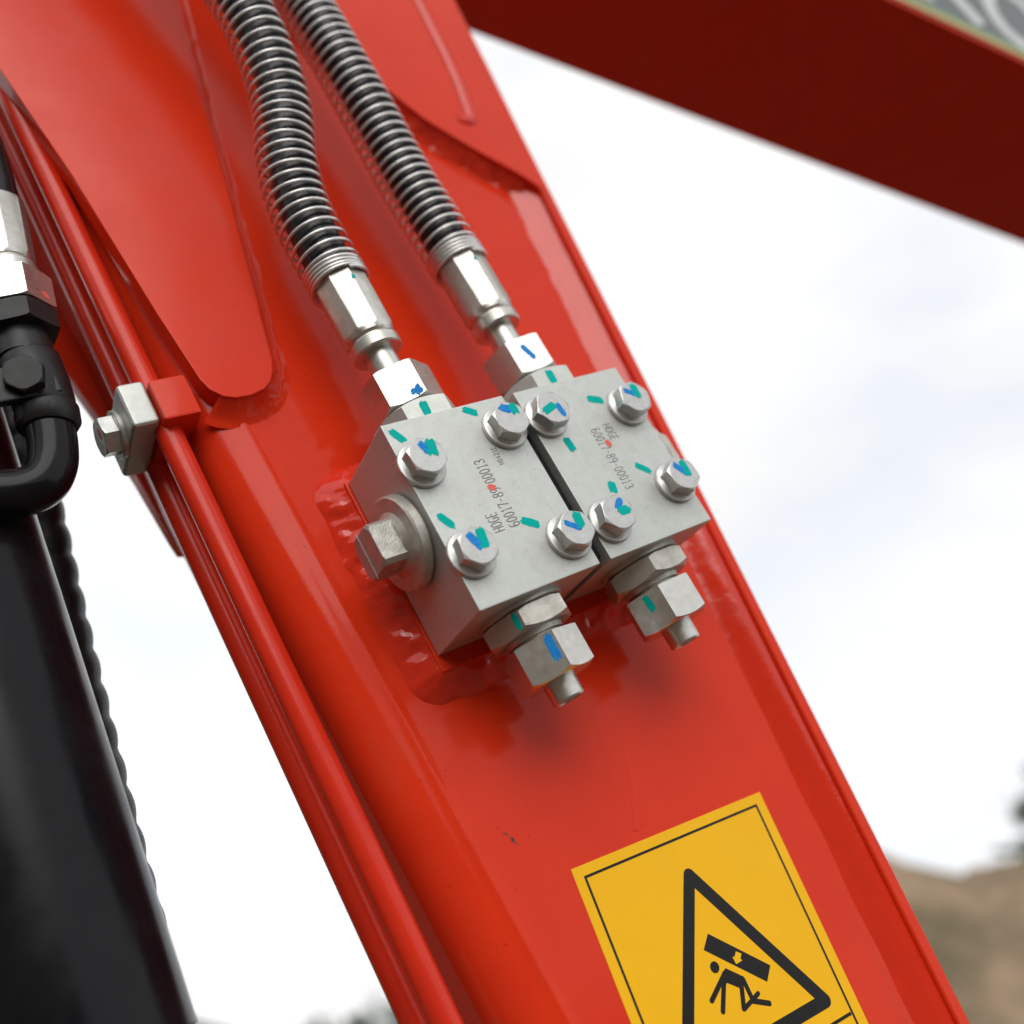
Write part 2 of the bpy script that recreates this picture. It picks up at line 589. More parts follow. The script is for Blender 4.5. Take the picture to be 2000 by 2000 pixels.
# ------------------------------------------------------------------ ground and hill (metres, world frame)
def world_mesh(name, v, f, mat, smooth=True):
    me = bpy.data.meshes.new(name)
    me.from_pydata(v, [], f)
    me.polygons.foreach_set('use_smooth', [smooth] * len(f))
    me.materials.append(mat)
    o = bpy.data.objects.new(name, me)
    COL.objects.link(o)
    return o

G = 40
gv = [(-700 + 1400 * i / G, -700 + 1400 * j / G, 0) for j in range(G + 1) for i in range(G + 1)]
gf = [(j * (G + 1) + i, j * (G + 1) + i + 1, (j + 1) * (G + 1) + i + 1, (j + 1) * (G + 1) + i) for j in range(G) for i in range(G)]
tag(world_mesh('ground', gv, gf, DIRT), 'bare brown dirt ground of the yard', None, kind='structure')

def hill_h(x, y):
    ridge = 9.6 + 0.55 * noise.noise((x * 0.33, 3.1, 0)) + 0.35 * noise.noise((x * 0.9, 7.7, 0)) - 0.55 * math.exp(-((x - 17.2) / 1.1) ** 2) + 0.02 * max(0, x - 18)
    t = max(0, min(1, (y - 27) / 13))
    t = t * t * (3 - 2 * t)
    e = max(0, min(1, (x - 1.5) / 7.5))
    e = e * e * (3 - 2 * e)
    b = max(0, min(1, (85 - y) / 30))
    n = 0.55 * noise.noise((x * 0.35, y * 0.35, 1.3)) + 0.28 * noise.noise((x * 0.9, y * 0.9, 4.0)) + 0.12 * noise.noise((x * 2.2, y * 2.2, 9.0))
    return ridge * t * e * b + n * t * e * b - 0.05
NX, NY = 150, 110
hv, hf = [], []
for j in range(NY + 1):
    for i in range(NX + 1):
        x, y = 0 + 70 * i / NX, 25 + 62 * j / NY
        hv.append((x, y, hill_h(x, y)))
for j in range(NY):
    for i in range(NX):
        a = j * (NX + 1) + i
        hf.append((a, a + 1, a + NX + 2, a + NX + 1))
tag(world_mesh('hill', hv, hf, HILLM), 'blurred brown heap of bare soil behind the boom', None, kind='structure')
# unseen earth rise added behind the viewer so low-facing surfaces reflect dark
bv, bf = [], []
NA, NR = 96, 10
for i in range(NA + 1):
    az = radians(100 + 262 * i / NA)                     # clockwise from straight ahead, open towards the view
    for k in range(NR + 1):
        rr = 26 + 40 * k / NR
        q = sin(min(1, k / NR * 1.25) * pi / 2) if k < NR else 0
        edge = min(1, 8 * min(i, NA - i) / NA)
        x, y = rr * sin(az), rr * cos(az)
        hgt_ = (8.6 + 1.8 * noise.noise((x * .06, y * .06, 2)) + 0.8 * noise.noise((x * .2, y * .2, 5))) * q * edge - 0.06
        bv.append((x, y, hgt_))
for i in range(NA):
    for k in range(NR):
        a = i * (NR + 1) + k
        bf.append((a, a + 1, a + NR + 2, a + NR + 1))
tag(world_mesh('shade_bank', bv, bf, SHADE_BANK), 'unseen dark earth rise added behind the viewer to darken reflections', None, kind='structure')

# ------------------------------------------------------------------ far trees and shrubs
def foliage(name, loc, h, rx, label, cat, group, seed, leaves=700, trunk=True, leaf=0.16):
    rng = random.Random(seed)
    root = bpy.data.objects.new(name, None)
    COL.objects.link(root)
    root.location = loc
    tag(root, label, cat, group)
    cz = h * (0.62 if trunk else 0.5)
    rz = h * (0.40 if trunk else 0.5)
    if trunk:
        m = tube([(0, 0, 0), (0.04 * h, 0, h * .25), (0.02 * h, .02 * h, h * .5), (0, 0, h * .8)], [h * .035, h * .028, h * .02, h * .006], 8)
        for q in range(6):
            a = q * 1.1
            t2 = tube([(0.02 * h, 0, h * (.3 + .06 * q)), (rx * .35 * cos(a), rx * .35 * sin(a), h * (.42 + .06 * q)), (rx * .7 * cos(a), rx * .7 * sin(a), h * (.52 + .06 * q))], [h * .014, h * .009, h * .003], 6)
            m.add(t2.v, t2.f)
        o = bpy.data.objects.new('trunk', mesh_of('trunk', m, BARK, k=1.0))
        COL.objects.link(o)
        o.parent = root
    clumps = []
    for q in range(16):
        u, v, w = rng.gauss(0, 1), rng.gauss(0, 1), rng.gauss(0, 1)
        l = math.sqrt(u * u + v * v + w * w)
        r = rng.uniform(.35, .85)
        clumps.append((u / l * r * rx, v / l * r * rx, cz + w / l * r * rz, rng.uniform(.22, .42)))
    m = MB()
    for q in range(leaves):
        c = rng.choice(clumps)
        p = Vector((c[0] + rng.gauss(0, .5) * c[3] * rx, c[1] + rng.gauss(0, .5) * c[3] * rx, c[2] + rng.gauss(0, .5) * c[3] * rz * 1.1))
        d = Vector((rng.gauss(0, 1), rng.gauss(0, 1), rng.gauss(0, .6))).normalized()
        s = d.cross(Vector((rng.gauss(0, 1), rng.gauss(0, 1), rng.gauss(0, 1)))).normalized()
        L = leaf * rng.uniform(.7, 1.3)
        k = len(m.v)
        m.v += [tuple(p - d * L), tuple(p + s * L * .45), tuple(p + d * L), tuple(p - s * L * .45)]
        m.f.append((k, k + 1, k + 2, k + 3))
    o = bpy.data.objects.new('crown', mesh_of('crown', m, LEAF, k=1.0))
    COL.objects.link(o)
    o.parent = root
    return root

foliage('hill_tree', (21.95, 41.5, hill_h(21.95, 41.5) + .1), 3.6, 1.55, 'dark green tree on the hill at the right picture edge', 'tree', None, 3, 1100)
foliage('hill_shrub', (20.6, 40.6, hill_h(20.6, 40.6) - .1), 0.9, 1.5, 'low green shrub on the crest of the soil heap below the tree', 'shrub', None, 5, 700, trunk=False, leaf=.13)
for i, (x, y, h, rx, lab) in enumerate([
        (-9.6, 62, 5.9, 2.6, 'rounded dark tree top low left of the red pipes, leftmost of the far trees'),
        (-6.4, 64, 6.6, 2.5, 'blurred dark tree top against the red pipe at the bottom edge'),
        (-2.8, 66, 6.4, 2.7, 'far tree hidden mostly behind the lower end of the boom')]):
    foliage('far_tree', (x, y, 0), h, rx, lab, 'tree', 'far trees beyond the yard', 20 + i, 1300, leaf=.22)

# ------------------------------------------------------------------ rear arm (dark red beam overhead)
ARM_H = 0.80
u_arm = Vector((0.9195, 0.393, 0)).normalized()
n_arm = Vector((-u_arm.y, u_arm.x, 0))
arm_org = Vector((0.573 * ARM_H, 0.723 * ARM_H, CAM_H + ARM_H))
arm = bpy.data.objects.new('excavator_beam', None)
COL.objects.link(arm)
arm.matrix_world = Matrix.Translation(arm_org) @ Matrix((( u_arm.x, n_arm.x, 0, 0), (u_arm.y, n_arm.y, 0, 0), (0, 0, 1, 0), (0, 0, 0, 1)))
tag(arm, 'dark red beam overhead behind the boom, blurred, with a lettered decal', 'excavator arm')
def arm_part(name, mb, mat, label=None, parent=None):
    o = bpy.data.objects.new(name, mesh_of(name, mb, mat, k=0.001))
    COL.objects.link(o)
    o.parent = parent or arm
    if label: o['label'] = label
    return o
AW = 168
arm_part('beam', box(-560, 2400, 0, AW, 0, 230, 3), RED)
def side_t(a, b, c):
    return Vector((a, -c, b))
dec = arm_part('name_decal', flat_poly([(-420, 5), (700, 5), (700, 150), (-420, 150)], side_t, 0.3, 0.4), DECALDK, 'dark grey lettered decal with green and yellow border')
arm_part('stripe', flat_poly([(-420, 5), (700, 5), (700, 14), (-420, 14)], side_t, 0.8, 0.3), DECALY, parent=dec)
arm_part('stripe', flat_poly([(-420, 14.3), (700, 14.3), (700, 19), (-420, 19)], side_t, 0.8, 0.3), DECALG, parent=dec)
arm_part('lettering', lettering('RO', 88, 84, 66, 17, lambda a, b, c: side_t(a - 108, b + 27, c), 0.8, 0.3), DECALW, parent=dec)

# ------------------------------------------------------------------ boom
def x_s(y):                                             # outer edge of the top flange
    return 200.5 + 0.134 * max(y, -480) + 0.02 * min(0, y + 480)
def x_r(y):                                             # line where the side plate starts to bend under
    return -26.3 - 0.036 * max(y, -480)
Y0, Y1 = -1000, 520
def sweep(profile, ys, closed=True):
    m = MB()
    n = None
    for y in ys:
        p = profile(y)
        n = len(p)
        m.v += [(x, y, z) for x, z in p]
    for k in range(len(ys) - 1):
        for i in range(n if closed else n - 1):
            j = (i + 1) % n
            m.f.append((k * n + i, k * n + j, (k + 1) * n + j, (k + 1) * n + i))
    if closed:
        m.f.append(tuple(range(n))[::-1])
        m.f.append(tuple((len(ys) - 1) * n + i for i in range(n)))
    return m
def frange(a, b, s):
    n = max(1, int(round((b - a) / s)))
    return [a + (b - a) * i / n for i in range(n + 1)]

def fillet(pts, side, hgt, wid, zp, n=14, power=2.0, lump=0.0, lf=0.12, seed=0.0, taper=8):
    """weld laid in the corner between an upright edge and the plate at height zp"""
    P = spline([(x, y, 0) for x, y in pts], n)
    m = MB()
    K = 8
    N_ = len(P)
    for i, p in enumerate(P):
        t = (P[min(i + 1, N_ - 1)] - P[max(i - 1, 0)]).normalized()
        nr = Vector((t.y, -t.x, 0)) * side
        a = noise.noise((p.x * lf, p.y * lf, seed)); b = noise.noise((p.x * lf * 2.7, p.y * lf * 2.7, seed + 5)); c = noise.noise((p.x * lf * 6, p.y * lf * 6, seed + 9))
        w = wid * (1 + lump * (0.35 * a + 0.22 * b))
        e = min(1, (i + 1) / taper, (N_ - i) / taper)
        h = hgt * (1 + lump * 0.25 * a) * (0.35 + 0.65 * e)
        w *= 0.5 + 0.5 * e
        for k in range(K + 1):
            q = k / K
            zz = h * ((1 - q) ** power if power >= 1 else (1 - q ** (1 / power)) ** power)
            d = -0.6 + (w + 0.6) * q
            gx, gy = p.x + nr.x * d, p.y + nr.y * d
            zz += lump * hgt * sin(min(1, q * 1.06) * pi) ** .7 * (0.50 * noise.noise((gx * .10, gy * .10, seed + 1)) + 0.26 * noise.noise((gx * .21, gy * .21, seed + 2)) + 0.05 * noise.noise((gx * .5, gy * .5, seed + 3)))
            m.v.append((p.x + nr.x * d, p.y + nr.y * d, zp + zz - (0.4 if k == K else 0)))
        m.v.append((p.x - nr.x * 0.6, p.y - nr.y * 0.6, zp - 0.4))
    Q = K + 2
    for i in range(N_ - 1):
        for k in range(Q):
            j = (k + 1) % Q
            m.f.append((i * Q + k, i * Q + j, (i + 1) * Q + j, (i + 1) * Q + k))
    m.f.append(tuple(range(Q))[::-1])
    m.f.append(tuple((N_ - 1) * Q + k for k in range(Q)))
    return m

boom = thing('excavator_boom', 'bright red welded steel boom running diagonally through the picture', 'excavator boom', (60, -200, -125))
ZP = -60.0
def prof_box(y):
    s, r = x_s(y), x_r(y)
    wob = 0.25 * noise.noise((y * 0.02, 1.7, 0))
    p = [(s - 3, ZP), (r + 30, ZP), (r + 5, ZP), (r + 2.2, ZP + 0.05), (r + 1.0 + wob, ZP + 0.75), (r - 0.6 + wob, ZP + 0.6), (r - 2.2, ZP - 0.15)]
    R_ = 21.0
    for k in range(1, 13):
        a = pi / 2 + (pi / 2) * k / 12
        p.append((r - 2.2 + R_ * cos(a), ZP - 0.15 - R_ + R_ * sin(a)))
    p += [(r - 2.2 - R_, -148), (s - 3, -148)]
    return p
part('box_section', sweep(prof_box, frange(Y0, Y1, 20)), RED, boom, sharp=40)
def prof_fl(y):
    s = x_s(y)
    return [(s - 7, -156), (s - 7, -50.2), (s - 6.2, -49.4), (s - 0.9, -49.4), (s, -50.2), (s, -156)]
part('top_flange', sweep(prof_fl, frange(Y0, Y1, 20)), RED, boom)
def prof_weld(y):
    s = x_s(y)
    n1 = noise.noise((y * 0.035, 5.0, 0)); n2 = noise.noise((y * 0.11, 9.0, 0)); n3 = noise.noise((y * 0.4, 2.0, 0))
    up = max(0.0, min(1.0, (y + 60) / 120))              # lumpier towards the upper plate
    e = 1 + 0.05 * n1
    g = lambda k: 0.7 * up * noise.noise((y * 0.055, k * 0.35, 3.0)) + 0.28 * up * noise.noise((y * 0.16, k * 0.6, 8.0))
    lo = [0.4, 2.0, 4.2, 6.2, 7.5, 8.0]                   # steeper below the valve blocks
    hi = [0.5, 1.5, 2.7, 4.0, 5.2, 6.0]
    hh = [a + (b - a) * up for a, b in zip(lo, hi)]
    return [(s - 23 * e - (1.6 * n2 + 0.7 * n3) * up, ZP - 0.4), (s - 21.2 * e, ZP + hh[0] + .4 * g(1)), (s - 18.5, ZP + hh[1] + .8 * g(2)), (s - 15.5, ZP + hh[2] + g(3)), (s - 12.5, ZP + hh[3] + g(4)), (s - 9.5, ZP + hh[4] + .7 * g(5)), (s - 6.9, ZP + hh[5]), (s - 6.9, ZP - 0.4)]
part('weld_bead', sweep(prof_weld, frange(-800, 185, 1.4)), RED_WELD, boom, sharp=60, label='long fillet weld along the top flange')
TONG = [(-41.6, 70.7), (-39.6, 64.5), (-35.0, 59.4), (-29.5, 57.2), (-22.0, 57.0), (-15.0, 58.8), (-10.2, 62.2), (-7.0, 67.2), (-4.2, 74.1), (1.9, 104.1), (9.6, 142), (17.8, 182.5), (29.1, 240.4), (39.3, 287.1), (46.5, 320.1), (70, 425), (84, 510), (-104, 510), (-87, 400), (-64.4, 267.1), (-54.4, 196.6), (-46.5, 110.2)]
part('reinforcement_plate', extrude(TONG, ZP - 0.6, -50, 0.7), RED, boom, label='smooth tongue shaped plate on the near side')
FART = [(-20, 44), (-44, 34), (-50, 36), (-51.2, 44), (-55, 83), (-59.6, 120), (-67.5, 160), (-73, 200), (-88, 300), (-108, 510), (84, 510), (46, 320), (2, 104)]
part('reinforcement_plate', extrude(FART, -160, -150, 0.7), RED, boom, label='matching plate on the far side seen past the pipes')
part('weld_bead', fillet([(-36.5, 60.8), (-35.0, 59.4), (-29.5, 57.2), (-22.0, 57.0), (-15.0, 58.8), (-10.2, 62.2), (-7.0, 67.2), (-4.2, 74.1), (1.9, 104.1), (9.6, 142), (17.8, 182.5), (29.1, 240.4), (39.3, 287.1), (46.5, 320.1), (70, 425), (80, 485)], 1, 9.2, 10.5, ZP, 12, 1.8, 0.16, 0.05, 2.0, 4), RED, boom, sharp=60, label='smooth fillet weld round the tongue plate')
UP = [(182.6, 194.7), (204.6, 171.5), (210.5, 165), (214.6, 158), (218.2, 149), (x_s(158) - .9, 158), (x_s(260) - .6, 260), (x_s(380) - .6, 380), (x_s(510) - .6, 510), (70, 512), (88, 420), (108, 345), (124, 292), (133, 270), (144.5, 252.4), (162.1, 219.5)]
part('upper_plate', extrude(UP, ZP - 0.6, -49.0, 0.9), RED, boom, label='raised plate at the upper right of the boom')
part('weld_bead', fillet([(88, 420), (108, 345), (124, 292), (133, 270), (144.5, 252.4), (162.1, 219.5), (182.6, 194.7), (204.6, 171.5), (212, 164.6)], 1, 8.4, 9.0, ZP, 24, 1.5, 0.55, 0.10, 4.0), RED_WELD, boom, sharp=60, label='fillet weld below the raised plate')
pth = spline([(222, 400, -49.8), (214, 326, -49.6), (206.4, 264.4, -49.6), (199, 229, -49.6), (194.6, 217, -49.6), (186.5, 219, -49.9)], 20)
part('weld_bead', tube(pth, [4.4 + 0.5 * noise.noise((p.x * .3, p.y * .3, 6)) for p in pth], 10, squash=0.6), RED_WELD, boom, sharp=60, label='raised weld seam on the upper plate')
# mounting pad and its lumpy weld
part('mounting_pad', box(-1.6, 138.0, -97.5, 1.5, ZP - 0.5, -48.5, 1.2), RED, boom)
part('weld_bead', fillet([(60, 1.5), (30, 1.6), (8, 1.6), (2, 1.2), (-1.0, -1.4), (-1.5, -8), (-1.6, -20), (-1.6, -34), (-1.6, -50), (-1.6, -66), (-1.6, -82), (-1.4, -93), (-.2, -96.6), (4, -97.5), (14, -97.5), (40, -97.5), (80, -97.5), (120, -97.5), (133, -97.4), (137.6, -95), (138, -86), (138, -50), (138, -10)], 1, 10.9, 12.4, ZP, 30, 0.95, 0.46, 0.05, 3.0), RED_WELD, boom, sharp=70, label='lumpy weld round the pad of the valve blocks')
part('pipe_bracket', box(-63.2, -46, 55.2, 76.8, -104, -52.5, 1.5), RED, boom)
pth = spline([(69.5, -162, ZP - .1), (67.5, -167.4, ZP), (63.1, -178.2, ZP), (57.6, -188.2, ZP), (54.5, -193, ZP), (53.5, -194.6, ZP - .1)], 8)
part('paint_run', tube(pth, [0.6 + 1.0 * min(1, i / 8) for i in range(len(pth))], 10, squash=0.22), RED, boom, sharp=60)
ch = [(-3.3, 3.8), (-1.2, 2.2), (-.7, .6), (.9, -.6), (.6, -2.4), (1.5, -4.6), (.1, -2.9), (-1.0, -1.6), (-.6, .3), (-1.8, 1.6)]
cx, cy = -2.5, -170.5
part('paint_chip', flat_poly([(cx + a * .9, cy + b) for a, b in ch], lambda a, b, c: Vector((a, b, ZP + 0.01 + c)), 0.0, 0.05), CHIP, boom)

# ------------------------------------------------------------------ pipes along the underside of the boom
for z, lab in ((-65.0, 'red painted steel pipe nearest the boom edge, held by the clamp'),
               (-96.5, 'red painted steel pipe on the outside, behind the nearer pipe')):
    pth = [(-60 + 0.2 * noise.noise((y * .01, z, 0)), y, z) for y in frange(-1000, 520, 20)]
    solo('steel_pipe', tube(pth, 6.1, 24), RED_PIPE, (-60, -1000, z), lab, 'pipe', 'red pipes under the boom', sharp=50)

clamp = thing('pipe_clamp', 'grey metal pipe clamp with bolt at the left edge of the boom', 'pipe clamp', (-70, 68, -80))
part('clamp_bar', box(-76.2, -63.6, 57.2, 80, -101, -56, 2.2, 3), BLOCK, clamp)
fr = frame((-76.2, 67.5, -77.5), (-1, 0, 0), (0, 0, 1))
cb = part('bolt', poly_prism(fr, 8.2, radians(10), 6, 2.2, 9.2, 9.5, 8.2), BOLT, clamp)
part('washer', lathe(fr, [(0, 10.8), (0.1, 11.2), (1.9, 11.2), (2.2, 10.8)], 36), BOLT, cb)
part('paint_mark', stroke((-1.5, 3.0), (2.2, 3.6), 2.4, RNG, lambda a, b, c: ring_pt(fr, 9.2, 0, 0) + fr[2] * b + fr[3] * a + fr[1] * c, 0.02), REDINK, cb)

# ------------------------------------------------------------------ valve blocks
BL = 90.1
BD = 48.4
def on_face(a, b, c):
    return Vector((a, b, c))

def valve_block(x0, x1, label, bolts, plug_side, marks, red, texts, nut_rot, low_adapt_rot, up_adapt_rot, axx, seed, cap_mark):
    rng = random.Random(seed)
    t = thing('valve_block', label, 'valve block', ((x0 + x1) / 2, -45, -BD), 'grey valve blocks on the boom')
    part('body', box(x0, x1, -BL, 0, -BD, 0, 0.7, 2), BLOCK, t)
    for (bx, by, rot, g, b) in bolts:
        fr = frame((bx, by, 0), (0, 0, 1), (1, 0, 0))
        bo = part('bolt', poly_prism(fr, 8.0, radians(rot + 30), 6, 2.6, 9.2, 9.4, 7.9), BOLT, t)
        part('flange', lathe(fr, [(0, 10.5), (0.25, 10.8), (1.8, 10.8), (2.1, 10.5), (2.35, 9.6), (3.3, 8.2)], 48), BOLT, bo)
        (g0, g1, gw), (b0, b1, bw) = g, b
        cl = lambda p: (bx + max(-6.0, min(6.0, p[0] - bx)), by + max(-5.8, min(6.0, p[1] - by)))
        part('paint_mark', stroke(cl(b0), cl(b1), bw, rng, on_face, 9.205, 0.09, 0.25), BLUE, bo)
        part('paint_mark', stroke(cl(g0), cl(g1), gw, rng, on_face, 9.21, 0.14, 0.16), TEAL, bo)
    for (p0, p1, w) in marks:
        part('paint_mark', stroke(p0, p1, w, rng, on_face, 0.005, 0.10), TEAL, t)
    part('paint_mark', stroke(red[0], red[1], 2.0, rng, on_face, 0.07, 0.06, 0.4), REDINK, t)
    m = MB()
    for args in texts:
        q = lettering(*args)
        m.add(q.v, q.f)
    part('engraved_lettering', m, ENGR, t)
    # side plug
    sg = plug_side
    fr = frame((x0 if sg < 0 else x1, -44.0, -24.5), (sg, 0, 0), (0, 0, 1))
    pl = part('plug', poly_prism(fr, 9.8, 0 if sg < 0 else 0, 4, 4.5, 19.5, 13.5, 11.2, sub=14, corner=12.6), PLUG, t)
    part('flange', lathe(fr, [(0, 18.5), (0.9, 18.6), (1.0, 20.6), (1.5, 21.2), (5.4, 21.2), (6.2, 20.4), (6.4, 14.5), (8.2, 12.2), (8.6, 11.6)], 64), PLUG, pl)
    pr = part('parting_line', box(-0.25, 0.25, -11.0, 11.0, 0, 0.35, 0.1, 1), BOLT, pl)
    for v in pr.data.vertices:                           # lay the moulding line across the head
        a, b, c = (v.co + Vector(((x0 + x1) / 2, -45, -BD)) * 0.001) * 1000
        q = ring_pt(fr, 19.45 + c, 0, 0) + fr[2] * (a - 2.2) + fr[3] * b
        v.co = (q - Vector(((x0 + x1) / 2, -45, -BD))) * 0.001
    # upper port adapter
    fu = frame((axx, 0, -24.2), (0, 1, 0), (0, 0, 1))
    ua = part('port_adapter', poly_prism(fu, 18.4, radians(up_adapt_rot), 6, 0.2, 12.6, 21.0, 17.0), BLOCK, t)
    o_, a_, u_, v_ = fu
    def facet(f, apo, rot):
        th = radians(rot)
        nn = f[2] * cos(th) + f[3] * sin(th)
        tt = f[1].cross(nn)
        return lambda a, b, c: f[0] + f[1] * b + nn * (apo + c) - tt * a
    part('paint_mark', stroke((1.0, 3.0), (0.6, 9.5), 3.0, rng, facet(fu, 18.4, up_adapt_rot), 0.02), TEAL, ua)
    # lower port adapter, cap nut, tube stub
    fl = frame((axx, -BL, -24.2), (0, -1, 0), (0, 0, 1))
    la = part('port_adapter', merge(lathe(fl, [(0, 15), (0, 19.6), (2.0, 19.9), (2.4, 19.0), (2.6, 17.0)], 56, True, True), poly_prism(fl, 18.4, radians(low_adapt_rot), 6, 2.8, 12.6, 19.0, 18.0),
                                    lathe(fl, [(12.6, 13.4), (14.6, 13.0), (14.8, 10.8), (17.5, 10.8)], 40)), PLUG, t, label='hexagonal port adapter below the block')
    cn = part('cap_nut', poly_prism(fl, 15.6, radians(nut_rot), 6, 16.4, 34.6, 17.4, 15.4), NUT, t)
    part('tube_stub', lathe(fl, [(34.0, 7.6), (35.0, 7.5), (43.2, 7.4), (44.0, 6.9), (44.0, 5.6), (40, 5.4)], 40), NUT, t)
    col, frot, a0, a1, w = cap_mark
    part('paint_mark', stroke(a0, a1, w, rng, facet(fl, 15.6, frot), 0.02), col, cn)
    if axx < 60:
        part('paint_mark', stroke((7.6, 4.0), (7.6, 10.6), 2.2, rng, facet(fl, 18.4, low_adapt_rot + 60), 0.02), TEAL, la)
    return t

LT = lambda a, b, c: Vector((38.0 - b, -61.4 + a, c))     # reads up the boom
RT_ = lambda a, b, c: Vector((99.9 + b, -28.9 - a, c))    # reads down the boom
L_texts = [('60017-89-00013', 2.46, 5.3, 1.75, 0.42, LT, 0.004),
           ('HOGE', 2.4, 5.4, 1.75, 0.42, lambda a, b, c: Vector((29.8 - b, -61.4 + a, c)), 0.004),
           ('H0421E', 1.58, 2.7, 1.05, 0.26, lambda a, b, c: Vector((46.7 - b, -32.6 + a, c)), 0.004)]
R_texts = [('60017-89-00013', 2.42, 5.2, 1.7, 0.36, RT_, 0.004),
           ('HOGE', 2.35, 4.9, 1.7, 0.36, lambda a, b, c: Vector((107.9 + b, -28.3 - a, c)), 0.004)]
valve_block(0, 65, 'left grey valve block with large square headed plug beside the lumpy weld',
    [(8.0, -23.0, 32, ((11.7, -16.6), (10.6, -23.2), 3.6), ((7.3, -16.2), (9.0, -22.2), 2.4)),
     (56.0, -16.5, 33, ((59.3, -10.0), (59.4, -14.6), 3.0), ((53.4, -10.4), (57.0, -12.3), 3.2)),
     (8.5, -67.0, 20, ((12.3, -60.9), (10.8, -68.6), 3.2), ((6.5, -61.5), (9.2, -68.6), 2.6)),
     (56.5, -74.0, 38, ((59.5, -67.4), (58.8, -74.4), 3.2), ((52.0, -70.2), (57.6, -74.8), 2.0))],
    -1, [((3.5, -4.1), (6.8, -9.8), 2.7), ((42.1, -2.3), (46.9, -5.5), 2.7), ((4.3, -46.6), (8.1, -52.9), 2.7), ((39.9, -60.1), (45.9, -64.1), 2.9)],
    ((33.4, -40.8), (36.0, -42.3)), L_texts, -21, 6, -10, 32.7, 11, (BLUE, -21 + 60, (6.0, 18.2), (5.6, 28.5), 2.8))
valve_block(71.2, 136.3, 'right grey valve block nearest the top edge of the boom',
    [(79.8, -16.8, 2, ((74.2, -17.8), (81.0, -15.6), 3.0), ((82.4, -15.8), (83.1, -22.0), 2.2)),
     (127.8, -22.5, 10, ((129.9, -16.2), (129.4, -23.0), 3.0), ((123.6, -18.0), (128.4, -21.3), 2.2)),
     (81.0, -73.8, 12, ((81.6, -73.8), (87.6, -74.1), 3.2), ((85.0, -68.6), (81.1, -72.4), 2.5)),
     (127.8, -67.0, 34, ((130.2, -60.2), (130.0, -68.6), 2.8), ((125.1, -61.3), (129.4, -67.7), 2.4))],
    1, [((109.6, -12.8), (116.3, -15.6), 2.9), ((84.3, -29.6), (84.8, -35.6), 2.9), ((113.1, -52.5), (118.7, -57.6), 2.5), ((94.0, -57.0), (92.6, -61.4), 3.2)],
    ((105.1, -36.3), (105.7, -39.1)), R_texts, 3, -4, -4, 104.0, 12, (TEAL, 3 + 60, (0.6, 18.2), (1.2, 25.0), 2.4))

solo('dark_gap_strip', box(65.15, 71.05, -86.5, -3.5, -48.3, -5, 0.4, 1), RUBBER, (68, -45, -48.3), 'black strip added to darken the narrow gap between the two valve blocks', 'filler')  # black strip added so the gap between the blocks reads dark

# ------------------------------------------------------------------ hoses with spring guards
def ferrule(fr, s0, s1, r):
    """crimped sleeve with eight flats between ridges"""
    m = MB()
    n = 96
    prof = [(s0, 0.86), (s0 + 1.2, 0.93), (s0 + 2.6, 0.95), (s0 + 4.0, 1.0), (s1 - 5, 1.0), (s1 - 2, 1.0), (s1 - .4, .98), (s1, 0.94)]
    crimp = [0, 0, 0.15, .72, .72, .72, .5, .5]
    for (s, k), c in zip(prof, crimp):
        for i in range(n):
            th = 2 * pi * i / n
            d = ((th / (pi / 4)) % 1.0) * 2 - 1
            fl = (cos(pi / 8) / cos(d * pi / 8)) if abs(d) < 0.86 else (cos(pi / 8) / cos(.86 * pi / 8)) + 0.028 * (abs(d) - .86) / .14
            m.v.append(tuple(ring_pt(fr, s, r * k * (1 - c + c * fl * 1.01), th)))
    for q in range(len(prof) - 1):
        for i in range(n):
            j = (i + 1) % n
            m.f.append((q * n + i, q * n + j, (q + 1) * n + j, (q + 1) * n + i))
    m.f.append(tuple(range(n))[::-1])
    m.f.append(tuple((len(prof) - 1) * n + i for i in range(n)))
    return m

def facet_of(f, apo, rot):
    th = radians(rot)
    nn = f[2] * cos(th) + f[3] * sin(th)
    tt = f[1].cross(nn)
    return lambda a, b, c: f[0] + f[1] * b + nn * (apo + c) - tt * a

def spring_hose(axx, path, label, nut_rot, mark, off, seed):
    rng = random.Random(seed)
    t = thing('hydraulic_hose', label, 'hose', (axx, 14, -24.2), 'spring guarded hoses on the valve blocks')
    fr = frame((axx, 0, -24.2), (0, 1, 0), (0, 0, 1))
    nu = part('swivel_nut', poly_prism(fr, 15.6, radians(nut_rot), 6, 13.6, 33.4, 15.6, 16.6), NUT, t)
    part('paint_mark', stroke(mark[0], mark[1], mark[2], rng, facet_of(fr, 15.6, nut_rot), 0.02, 0.08, .3), BLUE, nu)
    part('nipple', lathe(fr, [(33.2, 9.4), (34.6, 9.2), (37, 7.7), (49, 7.6)], 40), NUT, t)
    part('collar', lathe(fr, [(48.4, 8.5), (48.4, 12.0), (49.0, 12.6), (53.6, 12.7), (54.2, 12.2), (54.6, 11.2), (57, 10.8)], 48), FERR, t)
    fe = part('ferrule', ferrule(fr, 55.6, 98, 13.2), FERR, t)
    part('paint_mark', stroke((5.0, 84), (4.4, 86), 1.6, rng, facet_of(fr, 13.2 * cos(pi / 8) + .1, 22.5), 0.05), TEAL, fe)
    P = spline([(axx, 88, -24.2), (axx, 97, -24.2)] + path, 12)
    part('rubber_hose', tube(P, 11.7, 28), RUBBER, t, sharp=60)
    S = [p for p in P if p.y >= 89]
    part('spring_guard', helix_on(S, 14.7, lambda s: 2.15 if s < 10.2 else 6.05 + 0.45 * sin(s * 0.05 + seed) + 0.25 * sin(s * 0.21 + 2 * seed), 0.86, off=off, seg=30, n=8), SPRING, t, sharp=80)
    return t

